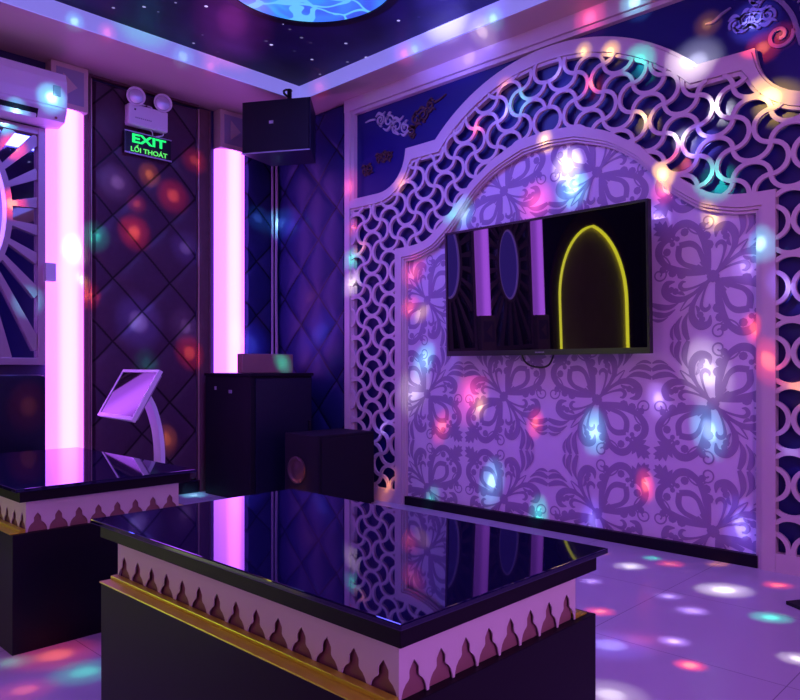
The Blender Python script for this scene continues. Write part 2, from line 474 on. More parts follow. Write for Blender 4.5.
m.box(TX0-.012, TX1, TY1, TY1+.012, SZ, CZ); m.box(TX0, TX1, TY0-.012, TY0, SZ, CZ)
struct(m, 'trim_2', M['strip_lavender'], 'glowing lavender edge strip of the ceiling tray')
# cornice over the feature wall
m = MB()
m.box(FX-.05, FX, .2, 3.985, 2.79, SZ); m.box(FX-.035, FX, .2, 3.985, 2.762, 2.787)
struct(m, 'trim_3', M['white_lacquer'], 'stepped white cornice above the blue feature wall')
m = MB(); m.box(FX-.038, FX, 1.14, 3.385, 0, .057); struct(m, 'baseboard_right', M['black_lacquer'])
m = MB(); m.box(2.05, 2.86, BY-.03, BY, 0, .08); m.box(3.27, FX, BY-.03, BY, 0, .08)
struct(m, 'baseboard_back', M['black_lacquer'])
m = MB(); m.box(2.02, 2.86, BY-.03, BY, 2.86, SZ); struct(m, 'trim_4', M['dark_wood'], 'thin dark moulding over the purple padded panel')

# ------------------------------------------------------------------ feature wall: damask panel
YC = 2.263
PF = lambda a, b, d: (d, YC + a, b)
INNER_OUT = [(0,2.274),(.15,2.26),(.217,2.248),(.332,2.204),(.40,2.172),(.476,2.122),(.554,2.073),(.612,2.008),(.70,1.927),(.80,1.842),(.903,1.775),(.96,1.755),(1.02,1.744),(1.08,1.738)]
INNER_IN = [(0,2.188),(.15,2.177),(.182,2.170),(.326,2.122),(.41,2.083),(.476,2.041),(.545,1.985),(.61,1.918),(.70,1.818),(.75,1.776),(.842,1.71),(.90,1.686),(.965,1.666),(1.03,1.65)]
def halfarch(pts): return smooth_path(pts, 4)
io = halfarch(INNER_OUT) + [(1.14,1.737),(1.205,1.737),(1.205,.9),(1.205,0)]
ii = halfarch(INNER_IN) + [(1.07,1.646),(1.117,1.645),(1.117,.9),(1.117,0)]
def mirror(h): return [(-a, b) for a, b in reversed(h[1:])] + h
inner_out, inner_in = mirror(io), mirror(ii)
def lerp_band(E0, E1, t): return [(a0+(a1-a0)*t, b0+(b1-b0)*t) for (a0,b0),(a1,b1) in zip(E0, E1)]

wp = thing('damask_wall_panel', (FX, YC, .057), 'lavender wall panel with purple damask pattern behind the television', 'wall panel')
mid = lerp_band(inner_out, inner_in, .5)
m = MB(); m.prism([(a, max(b, .05)) for a, b in mid], FX-.006, FX-.0005, PF); m.build('wallpaper', M['wallpaper'], wp)
# height of the arch at a distance from the middle
def height_at(h, a):
    a = abs(a)
    for (a0,b0),(a1,b1) in zip(h, h[1:]):
        if a0 <= a <= a1 and a1 > a0: return b0+(b1-b0)*(a-a0)/(a1-a0)
    return 0
PITCH = .619
def stroke(P, w, n=7):
    P = smooth_path(P, n); N = len(P)
    ws = [tuple([x]) for x in w]; ws = [q[0] for q in smooth_path(ws, n)] if len(w) > 1 else [w[0]]*N
    L, R = [], []
    for i, (x, y) in enumerate(P):
        x0, y0 = P[max(i-1,0)]; x1, y1 = P[min(i+1,N-1)]
        dx, dy = x1-x0, y1-y0; l = sqrt(dx*dx+dy*dy) or 1
        k = ws[min(i, len(ws)-1)]*.5
        L.append((x-dy/l*k, y+dx/l*k)); R.append((x+dy/l*k, y-dx/l*k))
    return [(L[i], L[i+1], R[i+1], R[i]) for i in range(N-1)]
def disc(x, y, r, n=8):
    return [((x, y), (x+r*cos(2*pi*k/n), y+r*sin(2*pi*k/n)), (x+r*cos(2*pi*(k+1)/n), y+r*sin(2*pi*(k+1)/n))) for k in range(n)]
def spiral(x, y, r0, r1, a0, turns, n=12):
    return [(x+(r0+(r1-r0)*i/n)*cos(a0+2*pi*turns*i/n), y+(r0+(r1-r0)*i/n)*sin(a0+2*pi*turns*i/n)) for i in range(n+1)]
# one half of the quarter that holds the teardrop and the palmette (mirrored about its diagonal)
QA = []
QA += stroke([(.02,.02),(.085,.055),(.16,.085),(.235,.12),(.275,.18),(.268,.268)], [.03,.05,.042,.04,.05,.05])      # dark ring of the teardrop
QA += stroke([(.06,.025),(.14,.035),(.22,.05),(.30,.075),(.385,.12),(.438,.20),(.43,.275),(.375,.318),(.315,.312)], [.02,.042,.062,.056,.050,.062,.062,.042,.012])
QA += disc(.25,.035,.04) + disc(.325,.052,.036) + disc(.372,.225,.034) + disc(.405,.085,.03) + disc(.325,.285,.022)
QA += stroke([(.30,.34),(.36,.385),(.43,.44),(.475,.475)], [.012,.03,.04,.006])                                      # palmette
QA += stroke([(.345,.365),(.40,.352),(.452,.325)], [.03,.052,.004]) + stroke([(.37,.39),(.43,.39),(.484,.38)], [.03,.056,.004]) + stroke([(.40,.42),(.45,.43),(.488,.435)], [.03,.045,.004]) + stroke([(.34,.355),(.355,.33),(.365,.325)], [.02,.03,.004])
QA += stroke([(.42,.21),(.37,.17),(.345,.11),(.38,.05)] , [.012,.013,.013,.012])
QA += stroke(spiral(.435,.045,.062,.012,2.6,1.25), [.013])
QA += disc(.0,.0,.05)
QA += stroke([(.055,.045),(.12,.10)], [.03,.012])
# one half of the quarter with the feather leaves
QB = []
QB += stroke([(.03,.03),(.08,.075),(.15,.125),(.235,.165),(.325,.16),(.385,.105),(.37,.035),(.305,.02)], [.03,.03,.028,.045,.06,.065,.05,.01])
QB += stroke([(.04,.035),(.11,.065),(.18,.085),(.235,.09),(.262,.062),(.245,.03),(.215,.028)], [.015,.016,.02,.03,.035,.026,.008])
QB += disc(.30,.10,.028) + disc(.335,.085,.026) + stroke([(.225,.135),(.255,.115),(.285,.12)], [.01,.03,.008])
QB += stroke([(.275,.195),(.35,.225),(.43,.22),(.497,.195)], [.006,.04,.05,.03])
QB += stroke([(.30,.245),(.37,.285),(.44,.285),(.497,.262)], [.006,.036,.048,.028])
QB += stroke([(.36,.305),(.41,.33),(.455,.332),(.495,.318)], [.004,.02,.026,.01])
QB += stroke([(.02,.02),(.14,.175),(.215,.235),(.26,.262)], [.012,.016,.012,.006])
m = MB()
for i in range(-3, 4):
    for j in range(-1, 5):
        cy, cz = 1.350 + PITCH*(i+2), .133 + PITCH*j
        for sy in (1, -1):
            for sz in (1, -1):
                isA = (((i + (sy > 0)) + (j + (sz > 0))) % 2) == 0
                for mir in (0, 1):
                    for q_i, poly in enumerate(QA if isA else QB):
                        pts = [((q, p) if mir else (p, q)) for p, q in poly]
                        pts = [(cy + sy*p*PITCH, cz + sz*q*PITCH) for p, q in pts]
                        if all(abs(y-YC) < 1.15 and .05 < z < height_at(io, y-YC) - .015 for y, z in pts):
                            ps = [(FX-.0062-.000006*(q_i+120*mir+(0 if isA else 250)), y, z) for y, z in pts]
                            n = (Vector(ps[1])-Vector(ps[0])).cross(Vector(ps[2])-Vector(ps[0]))
                            m.quad(ps if n.x < 0 else ps[::-1])
def build_flat(m, name, mat, parent):       # keeps the face direction as drawn
    me = bpy.data.meshes.new(name); o0 = ROOT[parent.name]
    bmesh.ops.translate(m.bm, verts=m.bm.verts, vec=-o0); m.bm.to_mesh(me); m.bm.free(); me.materials.append(mat)
    o = bpy.data.objects.new(name, me); col.objects.link(o); o.parent = parent; return o
build_flat(m, 'damask_pattern', M['damask'], wp)

# ------------------------------------------------------------------ feature wall: arched lattice surround
sur = thing('lattice_arch_surround', (FX, YC, 0), 'white carved arch surround with cut-out scale lattice framing the television wall', 'wall frame')
m = MB(); m.band(inner_out, lerp_band(inner_out, inner_in, .68), FX-.048, FX-.0005, PF)
m.band(lerp_band(inner_out, inner_in, .70), lerp_band(inner_out, inner_in, .84), FX-.040, FX-.0005, PF)
m.band(lerp_band(inner_out, inner_in, .86), inner_in, FX-.030, FX-.0005, PF)
m.build('inner_rail', M['white_lacquer'], sur)
# outer rail
oo = [(1.212*sin(t), 1.54+1.212*cos(t)) for t in [i*.774/16 for i in range(17)]] + [(.93,2.406),(1.02,2.405),(1.112,2.405)] \
     + [(1.377-.262*cos(t), 2.405-.259*sin(t)) for t in [i*pi/2/10 for i in range(1,11)]] + [(1.55,2.146),(1.717,2.147)]
oi = [(1.10*sin(t), 1.54+1.112*cos(t)) for t in [i*.82/16 for i in range(17)]] + [(.88,2.298),(.97,2.298),(1.042,2.298)] \
     + [(1.39-.348*cos(t), 2.40-.338*sin(t)) for t in [.3+i*(pi/2-.3)/10 for i in range(1,11)]] + [(1.55,2.062),(1.717,2.062)]
o_out, o_in = mirror(oo), mirror(oi)
m = MB(); m.band(o_out, lerp_band(o_out, o_in, .14), FX-.040, FX-.0005, PF)
m.band(lerp_band(o_out, o_in, .16), lerp_band(o_out, o_in, .80), FX-.048, FX-.0005, PF)
m.band(lerp_band(o_out, o_in, .82), o_in, FX-.036, FX-.0005, PF); m.build('outer_rail', M['white_lacquer'], sur)
for s in (1, -1):
    m = MB()
    a0, a1 = sorted((s*1.665, s*1.717)); m.box(FX-.05, FX-.0005, YC+a0, YC+a1, 0, 2.79)
    a0, a1 = sorted((s*1.632, s*1.662)); m.box(FX-.034, FX-.0005, YC+a0, YC+a1, 2.147, 2.762); m.box(FX-.034, FX-.0005, YC+a0, YC+a1, .09, 2.062)
    m.build('stile', M['white_lacquer'], sur)
    m = MB(); a0, a1 = sorted((s*1.206, s*1.664)); m.box(FX-.048, FX-.0005, YC+a0, YC+a1, 0, .085)
    m.build('bottom_rail', M['white_lacquer'], sur)
# lattice: interlocking half-round bars on a grid, mirrored about the middle
PD, PZ = .167, .1485
def in_lattice(a, z):
    if a < -.005 or a > 1.66 or z < .07: return False
    if a < 1.2:
        if z < height_at(io, a) - .02: return False
    up = height_at(oi, a) if a <= 1.717 else 0
    return z < up + .02
m = MB(); LW = .021
def lat_arc(p0, p1, side, lay):
    (a0, z0), (a1, z1) = p0, p1
    N = 14; P = []
    for k in range(N+1):
        t = pi*k/N
        u = (1-cos(t))/2; h = sin(t)*.475
        if z0 == z1: P.append((a0+(a1-a0)*u, z0 + side*h*PZ*1.0))
        else: P.append((a0 + side*h*PD*.93, z0+(z1-z0)*u))
    for k in range(N):
        (x0,y0),(x1,y1) = P[k], P[k+1]
        if in_lattice((x0+x1)/2, (y0+y1)/2):
            pm, pn = P[max(k-1,0)], P[min(k+2,N)]
            d0 = Vector((x1-pm[0], y1-pm[1])).normalized(); d1 = Vector((pn[0]-x0, pn[1]-y0)).normalized()
            n0 = Vector((-d0.y, d0.x))*LW/2; n1 = Vector((-d1.y, d1.x))*LW/2
            for s in (1, -1):
                m.prism([(s*(x0+n0.x), y0+n0.y), (s*(x1+n1.x), y1+n1.y), (s*(x1-n1.x), y1-n1.y), (s*(x0-n0.x), y0-n0.y)], FX-.043-.00025*lay, FX-.026, PF)
for i in range(-5, 7):
    for j in range(-14, 6):
        a, z = .85 + PD*i, 2.107 + PZ*j
        cw = (i + j) % 2 == 0
        lat_arc((a, z), (a+PD, z), -1 if cw else 1, i % 2 + 2*(j % 2))
        lat_arc((a, z), (a, z+PZ), 1 if cw else -1, 4 + i % 2 + 2*(j % 2))
m.build('lattice', M['white_lacquer'], sur)

# silver scroll ornaments on the blue spandrels
def scroll_ornament(loc, label, strokes, mat, group=None):
    m = MB()
    for P, w in strokes:
        for q in stroke(P, w, 6):
            pts = [(a, b) for a, b in q]
            m.prism(pts, FX-.012, FX-.001, lambda a, b, d: (d, loc[0]-a, loc[1]+b))
    tag(m.build('scroll_ornament', mat), label, 'wall ornament', group)
def scrollset(path, R, seed, width=.012):
    """leafy scrolls strung along a path of (across, up) points"""
    r = random.Random(seed); out = []; n = len(path)
    for k, (x, y) in enumerate(path):
        Rk = R*(.6+.4*sin(pi*(k+.7)/(n+.4))); sg = 1 if k % 2 else -1
        out.append((spiral(x, y+sg*Rk*.25, Rk, Rk*.22, r.random()*6, sg*1.35, 14), [width]))
        out.append(([(x-Rk*1.1, y-sg*Rk*.5), (x-Rk*.3, y-sg*Rk*.95), (x+Rk*.5, y-sg*Rk*.5), (x+Rk*1.2, y-sg*Rk*.9)], [width*.4, width*1.7, width*1.4, width*.3]))
        out.append(([(x-Rk*.4, y+sg*Rk*.6), (x+Rk*.1, y+sg*Rk*1.3), (x+Rk*.5, y+sg*Rk*1.35)], [width*1.2, width*1.5, width*.3]))
    return out
scroll_ornament((3.80, 2.685), 'pale silver scroll ornament in the upper left blue corner of the television wall', [([(0,0),(.05,.005),(.10,.0)], [.006,.012,.01])] + scrollset([(.15,-.005),(.235,-.055),(.315,-.085),(.395,-.135)], .052, 1, .011), M['silver'])
scroll_ornament((3.333, 2.575), 'dim bronze scroll ornament rising towards the arch beside the pale silver one', scrollset([(-.01,-.05),(.02,.01),(.09,.045),(.155,.075)], .045, 2, .011) + [([(.19,.09),(.24,.10),(.29,.12)], [.014,.01,.004])], M['bronze'])
scroll_ornament((3.81, 2.35), 'faint small bronze scroll low in the upper left blue corner', scrollset([(.0,.0),(.05,-.01)], .035, 3, .009), M['bronze'])
scroll_ornament((3.67, 2.40), 'faint bronze leaf sprig between the low corner scroll and the scooped rail', scrollset([(.0,.01),(.06,-.0),(.11,.0)], .032, 4, .009), M['bronze'])
R_ = [([(0,-.005),(.04,-.005),(.08,.02),(.12,.035)], [.006,.014,.012,.008])]
R_ += scrollset([(.145,-.045),(.185,-.055),(.235,-.045),(.285,-.065)], .042, 5, .012)
R_ += [([(.24,-.01),(.27,.03),(.33,.0),(.385,-.085),(.41,-.17),(.43,-.23)], [.008,.016,.018,.02,.022,.03]), (spiral(.335,-.165,.06,.012,.2,-1.3), [.016])]
R_ += scrollset([(.23,.055),(.31,.075),(.39,.05),(.46,.03),(.45,-.06)], .05, 8, .012)
scroll_ornament((1.387, 2.608), 'large silver blue scroll ornament in the upper right blue corner of the television wall', R_, M['silver_blue'])

# ------------------------------------------------------------------ television
tvc = Vector((3.462, 2.274, 1.380)); yaw, tilt = radians(1.13), radians(1.66)
tn = Vector((-cos(yaw)*cos(tilt), sin(yaw)*cos(tilt), -sin(tilt))); th = Vector((-sin(yaw), -cos(yaw), 0)); tu = th.cross(tn); tu = tu if tu.z > 0 else -tu
TP = lambda a, b, d: tuple(tvc + th*a + tu*b + tn*d)
TB = lambda p: TP(*p)
tv = thing('television', tuple(tvc + tn*-.05), 'large black flat television mounted on the damask wall', 'television')
TW, TH = 1.337, .766
m = MB(); m.box(-TW/2+.012, TW/2-.012, -TH/2+.03, TH/2-.012, -.004, .0005, T=TB); m.build('screen', M['screen_glass'], tv)
m = MB()
for x0, x1, y0, y1 in ((-TW/2, TW/2, TH/2-.013, TH/2), (-TW/2, TW/2, -TH/2, -TH/2+.031), (-TW/2, -TW/2+.013, -TH/2+.031, TH/2-.013), (TW/2-.013, TW/2, -TH/2+.031, TH/2-.013)):
    m.box(x0, x1, y0, y1, -.03, .006, T=TB)
m.build('bezel', M['black_plastic'], tv)
m = MB(); m.box(-TW/2+.01, TW/2-.01, -TH/2+.01, TH/2-.01, -.03, -.005, T=TB); m.box(-.42, .42, -TH/2+.03, .1, -.06, -.028, bev=.008, T=TB); m.build('back_cover', M['black_matte'], tv)
m = MB()
for k in range(7): m.box(.02+k*.009-.03, .026+k*.009-.03, -TH/2+.012, -TH/2+.019, .005, .0065, T=TB)
tag(m.build('maker_mark', M['grey_plastic'], tv), 'tiny pale lettering on the lower bezel')
m = MB(); m.box(FX-.024, FX-.0125, 2.0, 2.55, 1.2, 1.55); m.box(3.5, FX-.018, 2.1, 2.2, 1.25, 1.5); m.box(3.5, FX-.018, 2.36, 2.46, 1.25, 1.5); m.build('wall_bracket', M['black_matte'], tv)
m = MB(); m.tube(smooth_path([(FX-.05, 2.45, 1.1), (FX-.04, 2.42, .97), (FX-.04, 2.34, .93), (FX-.04, 2.25, .945), (FX-.05, 2.2, 1.05)], 8), .006, 6); m.build('cable', M['black_plastic'], tv, smooth=True)

# ------------------------------------------------------------------ padded panels
def quilt(name, mat, fn, u0, u1, z0, z1, label, pw=.42, pz=.43, depth=.032, ou=0, oz=0, frame=None, fmat=None):
    """fn(u, z, d) -> xyz, d measured out from the wall"""
    t = thing(name, fn((u0+u1)/2, z0, 0), label, 'padded panel')
    nu, nz = max(6, int((u1-u0)/.018)), int((z1-z0)/.018)
    m = MB(); V = []
    for i in range(nu+1):
        row = []
        for j in range(nz+1):
            u = u0+(u1-u0)*i/nu; z = z0+(z1-z0)*j/nz
            a, b = pi*((u-ou)/pw+(z-oz)/pz), pi*((u-ou)/pw-(z-oz)/pz)
            d = .012 + depth*min(1, abs(sin(a)*sin(b))**.28)
            if i in (0, nu) or j in (0, nz): d = .0005
            row.append(m.bm.verts.new(fn(u, z, d)))
        V.append(row)
    for i in range(nu):
        for j in range(nz): m.bm.faces.new((V[i][j], V[i+1][j], V[i+1][j+1], V[i][j+1]))
    m.bm.faces.new([V[i][0] for i in range(nu+1)] + [V[nu][j] for j in range(1, nz+1)] + [V[i][nz] for i in range(nu-1, -1, -1)] + [V[0][j] for j in range(nz-1, 0, -1)])
    og = fn((u0+u1)/2, z0, 0); ax = 'X' if fn(1, 0, 0)[0] != fn(0, 0, 0)[0] else 'Y'
    m.build('padding', leather(name+'_leather', mat, ax, pw, pz, ou-(u0+u1)/2, oz-z0), t, smooth=True)
    if frame:
        m = MB()
        for f0, f1 in frame: 
            P = [fn(f0, z0, .0005), fn(f1, z1, .03)]
            lo = [min(P[0][k], P[1][k]) for k in range(3)]; hi = [max(P[0][k], P[1][k]) for k in range(3)]
            m.box(lo[0], hi[0], lo[1], hi[1], lo[2], hi[2], bev=.003)
        m.build('edge_bead', fmat, t)
    return t
BK = lambda u, z, d: (u, BY-d, z)
SD = lambda u, z, d: (FX-d, u, z)
quilt('padded_wall_panel', (0.075, 0.036, 0.066), BK, 2.07, 2.852, .09, 2.85, 'purple diamond-tufted wall panel under the exit sign', ou=2.21, oz=2.61-.215, frame=[(2.054, 2.066), (2.856, 2.868)], fmat=M['bead'])
quilt('padded_wall_panel', (0.014, 0.018, 0.10), BK, 3.275, FX-.05, .09, 2.86, 'narrow dark blue tufted panel between the right light column and the room corner', ou=3.38, oz=2.2)
quilt('padded_wall_panel', (0.014, 0.018, 0.10), SD, 3.995, BY-.05, .01, 2.86, 'blue diamond-tufted panel between the room corner and the white lattice surround', ou=4.52, oz=2.12)
# slim jambs either side of the padded panel
for x0, x1, lab in ((2.868, 2.955, 'brown wooden jamb between the purple padded panel and the right light column'), (2.012, 2.053, 'thin brown wooden jamb between the left light column and the purple padded panel')):
    m = MB(); m.box(x0, x1-.006, BY-.035, BY-.0005, 0, SZ-.02, bev=.004); m.box(x1-.014, x1, BY-.045, BY-.0005, 0, SZ-.02, bev=.003)
    struct(m, 'trim_5' if x0 > 2.5 else 'trim_6', M['dark_wood'], lab)

# ------------------------------------------------------------------ light columns
def column_lamp(xc, w, zl, label, group=None, ztop=2.585):
    t = thing('column_lamp', (xc, BY, 0), label, 'light column', group)
    m = MB(); n = 16
    P = [(xc - w/2*cos(pi*k/n), BY-.008-.085*sin(pi*k/n)) for k in range(n+1)]
    m.prism(P, zl, ztop, lambda a, b, d: (a, b, d))
    m.build('frosted_diffuser', M['column'], t, smooth=True, origin=(xc, BY, zl))
    for z0, z1, nm in ((ztop+.001, SZ-.003, 'cap_box'), (.0, zl-.001, 'base_box')):
        m = MB(); m.box(xc-w/2, xc+w/2, BY-.10, BY-.0005, z0, z1, bev=.006)
        bx = m.build(nm, M['white_paint'], t)
        zc = (z0+z1)/2 if nm == 'cap_box' else z1-.17
        m = MB(); m.box(xc-w*.37, xc+w*.37, BY-.1025, BY-.0995, zc-.11, zc+.11); m.build('inset_panel', M['grey_plastic'], bx)
        m = MB(); m.prism([(xc-.045, zc-.075), (xc+.045, zc), (xc-.045, zc+.075)], BY-.106, BY-.1026, lambda a, b, d: (a, d, b)); m.build('triangle', M['white_paint'], bx)
    return t
column_lamp(1.894, .236, .33, 'glowing pink light column between the sunburst mirror and the purple padded panel')
column_lamp(3.132, .262, .33, 'glowing pink light column behind the black cabinet in the corner')
column_lamp(.83, .24, 1.32, 'glowing light column mirrored in the television, nearer its left edge')
column_lamp(-.16, .24, 1.32, 'glowing light column mirrored in the television, beside the yellow arch')
m = MB(); m.box(1.742, 1.804, BY-.112, BY-.060, 1.470, 1.585, bev=.004); tag(m.build('switch_plate', M['ac_white']), 'small grey plate on the edge of the left pink light column', 'switch plate')

# ------------------------------------------------------------------ sunburst mirror panels
def sunburst(xc, label):
    W, H = .80, 1.50; zo = 1.88
    t = thing('sunburst_mirror', (xc, BY, .943), label, 'mirror')
    x0, x1, z0, z1 = xc-W/2, xc+W/2, .943, 2.436
    m = MB(); m.box(x0+.02, x1-.02, BY-.012, BY-.0005, z0+.02, z1-.02); m.build('mirror_backing', M['mirror'], t)
    m = MB()
    for a in ((x0, x0+.045, z0, z1), (x1-.045, x1, z0, z1), (x0+.045, x1-.045, z0, z0+.045), (x0+.045, x1-.045, z1-.045, z1)):
        m.box(a[0], a[1], BY-.05, BY-.0005, a[2], a[3], bev=.004)
    m.build('frame', M['mauve_metal'], t)
    A, B = .165, .375
    E = lambda k, ra: (xc+(A+ra)*cos(k), zo+(B+ra)*sin(k))
    m = MB(); N = 48
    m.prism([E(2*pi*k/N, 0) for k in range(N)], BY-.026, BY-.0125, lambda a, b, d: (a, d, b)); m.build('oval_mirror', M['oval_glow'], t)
    m = MB(); m.band([E(2*pi*k/N, .045) for k in range(N)], [E(2*pi*k/N, .012) for k in range(N)], BY-.04, BY-.0125, lambda a, b, d: (a, d, b), closed=True); m.build('oval_rim', M['mauve_metal'], t)
    m = MB(); m.band([E(2*pi*k/N, .012) for k in range(N)], [E(2*pi*k/N, -.01) for k in range(N)], BY-.032, BY-.0125, lambda a, b, d: (a, d, b), closed=True); m.build('led_ring', M['led_violet'], t)
    for k in range(22):
        a = 2*pi*(k+.5)/22
        p = Vector(E(a, .04)); d = Vector((cos(a)*.8, sin(a)))
        d.normalize(); sx = ((x1-.04-p.x)/d.x if d.x > 0 else (x0+.04-p.x)/d.x) if abs(d.x) > 1e-6 else 9
        sz = ((z1-.04-p.y)/d.y if d.y > 0 else (z0+.04-p.y)/d.y) if abs(d.y) > 1e-6 else 9
        L = min(sx, sz)
        if L < .03: continue
        q = p + d*L; n = Vector((-d.y, d.x)); w0, w1 = .016, .033
        m = MB(); m.prism([tuple(p+n*w0), tuple(q+n*w1), tuple(q-n*w1), tuple(p-n*w0)], BY-.036, BY-.0125, lambda a, b, d: (a, d, b)); m.build('ray', M['mauve_metal'], t)
    return t
sunburst(1.362, 'oval mirror in a sunburst frame on the back wall below the air conditioner')
sunburst(.365, 'oval sunburst mirror seen in the television between the two light columns')

# ------------------------------------------------------------------ pointed arch with a yellow light edge
ar = thing('lit_arch', (-1.4, BY, 0), 'pointed arch niche edged with yellow light, seen in the television', 'arch')
hw, zs, za = .81, 1.5, 2.45
R = (hw*hw + (za-zs)**2)/(2*hw)
def archpts(hw, za, n=14):
    R = (hw*hw + (za-zs)**2)/(2*hw); out = [(hw, .0), (hw, .8), (hw, zs)]
    a1 = math.asin((za-zs)/R)
    out += [(hw-R+R*cos(a1*k/n), zs+R*sin(a1*k/n)) for k in range(1, n+1)]
    return [(-a, b) for a, b in out[:-1]] + [(0, za)] + [(a, b) for a, b in reversed(out[:-1])]
PA = lambda a, b, d: (-1.4+a, BY-d, b)
m = MB(); m.band(archpts(hw+.15, za+.2), archpts(hw+.005, za+.01), .0005, .03, PA); m.build('arch_frame', M['dark_wood'], ar)
m = MB(); m.band(archpts(hw, za), archpts(hw-.018, za-.024), .0105, .05, PA); m.build('yellow_light_edge', M['led_yellow'], ar)
m = MB(); m.prism(archpts(hw, za), .0005, .010, PA); m.build('niche_panel', M['niche'], ar)
# ------------------------------------------------------------------ karaoke tables
def make_table(loc, label):
    """outer glass 0.794 x 1.36; loc is the middle of the table on the floor"""
    cx, cy, _ = loc
    t = thing('glass_topped_table', loc, label, 'table', 'black glass karaoke tables')
    HX, HY = .397, .68
    B = lambda m, hx, hy, z0, z1, bev=0: m.box(cx-hx, cx+hx, cy-hy, cy+hy, z0, z1, bev=bev)
    m = MB(); B(m, HX, HY, .436, .450, .003); m.build('tabletop', M['black_glass'], t)
    m = MB()
    lo = [(cx-HX+.035, cy-HY+.035), (cx+HX-.035, cy-HY+.035), (cx+HX-.035, cy+HY-.035), (cx-HX+.035, cy+HY-.035)]
    B(m, HX-.022, HY-.022, .392, .4355, .002); m.build('edge_band', M['black_lacquer'], t)
    z0, z1 = .262, .3915
    ax, ay = .337, .617        # half size of the white apron
    def notch_profile(u0, pitch):
        w = pitch*.455
        P = [(-w, 0), (-w*.97, .010), (-w*.86, .022), (-w*.66, .032), (-w*.46, .037), (-w*.37, .042), (-w*.40, .050), (-w*.36, .058), (-w*.20, .067), (0, .076)]
        return [(u0+a, z0+b) for a, b in P] + [(u0-a, z0+b) for a, b in reversed(P[:-1])]
    def apron(half, n, P):
        pitch = 2*half/n; m = MB()
        for k in range(n):                      # one piece of board over each cut-out
            u0 = -half+pitch*(k+.5); pr = notch_profile(u0, pitch)
            pr = [(u0-pitch/2, z0)] + pr + [(u0+pitch/2, z0)]; L = len(pr)-1
            top = [(u0-pitch/2+pitch*i/L, z1) for i in range(L+1)]
            m.band(pr, top, 0, .003, P)
        return m
    apron(ay, 14, lambda a, b, d: (cx-ax+d, cy+a, b)).build('apron', M['cream_board'], t)
    apron(ay, 14, lambda a, b, d: (cx+ax-d, cy+a, b)).build('apron', M['cream_board'], t)
    apron(ax-.0031, 8, lambda a, b, d: (cx+a, cy-ay+d, b)).build('apron', M['cream_board'], t)
    apron(ax-.0031, 8, lambda a, b, d: (cx+a, cy+ay-d, b)).build('apron', M['cream_board'], t)
    m = MB(); B(m, ax-.009, ay-.009, .2615, .3915); m.build('inner_core', M['brown_board'], t)
    m = MB(); m.box(cx-.393, cx+.416, cy-.633, cy+.612, 0, .261, bev=.002); m.build('base_box', M['black_lacquer'], t)
    for s in (-1, 1):                           # stepped gold strip along the foot of the long aprons
        m = MB()
        a0, a1 = sorted((cx+s*(ax+.001), cx+s*(ax+.024))); m.box(a0, a1, cy-ay, cy+ay, .2615, .276, bev=.002)
        a0, a1 = sorted((cx+s*(ax+.0245), cx+s*(ax+.060))); m.box(a0, a1, cy-ay, cy+ay, .2615, .266, bev=.0015)
        m.build('gold_strip', M['gold'], t)
    return t
def resize(t, s, ztop):
    """brings a table to its real size: s in plan, table top at ztop"""
    for ch in [o for o in bpy.data.objects if o.parent == t]:
        for v in ch.data.vertices:
            v.co.x *= s; v.co.y *= s; v.co.z = 0 if v.co.z < .01 else ztop + (v.co.z-.45)*s
t1 = make_table((1.374, 1.618, 0), 'nearest black glass-topped table with scalloped white apron in the foreground')
resize(t1, .8125, .54); t1.location = (1.1164, 1.3146, 0)
t2 = copy_tree(t1); t2.location = (1.140, 3.035, 0)
t2['label'] = 'further black glass-topped table at the left edge beside the touch screen stand'

# ------------------------------------------------------------------ touch screen stand
ks = thing('touch_screen_stand', (2.16, 4.12, 0), 'slim silver touch screen on a curved stand behind the left table', 'touch screen')
kc = Vector((2.0, 4.18, .77)); kh = Vector((-.125, -.992, 0)).normalized(); kp = Vector((.992, -.125, 0)); ku = (kp*.155 + Vector((0, 0, .278))).normalized(); kn = (kp*-.278 + Vector((0, 0, .155))).normalized()
KT = lambda p: tuple(kc + kh*p[0] + ku*p[1] + kn*p[2])
w, hh = .312, .163
m = MB()
for a in ((-w, w, hh-.018, hh), (-w, w, -hh, -hh+.024), (-w, -w+.018, -hh+.024, hh-.018), (w-.018, w, -hh+.024, hh-.018)): m.box(*a, -.02, .006, bev=.002, T=KT)
m.build('screen_frame', M['ac_white'], ks)
m = MB(); m.box(-w+.017, w-.017, -hh+.023, hh-.017, -.016, .001, T=KT); m.build('screen', M['touch_glass'], ks)
m = MB(); m.box(-w+.02, w-.02, -hh+.02, hh-.02, -.034, -.0165, bev=.004, T=KT); m.build('back_shell', M['grey_plastic'], ks)
m = MB()
leg = smooth_path([(2.035, .78), (2.085, .69), (2.125, .55), (2.14, .40), (2.13, .22), (2.10, .03)], 6)
wd = [.105 - .02*min(1, i/12) for i in range(len(leg))]
for (xa, za), (xb, zb), wa, wb in zip(leg, leg[1:], wd, wd[1:]):
    P = []
    for x, z, ww in ((xa, za, wa), (xb, zb, wb)):
        P += [(x-.014, 4.06-ww/2, z), (x-.014, 4.06+ww/2, z), (x+.014, 4.06+ww/2, z), (x+.014, 4.06-ww/2, z)]
    v = [m.bm.verts.new(p) for p in P]
    for q in ((0,1,5,4),(1,2,6,5),(2,3,7,6),(3,0,4,7)): m.bm.faces.new([v[i] for i in q])
m.build('curved_leg', M['ac_white'], ks)
m = MB(); m.box(1.98, 2.32, 3.88, 4.24, 0, .03, bev=.006); m.build('base_plate', M['ac_white'], ks)

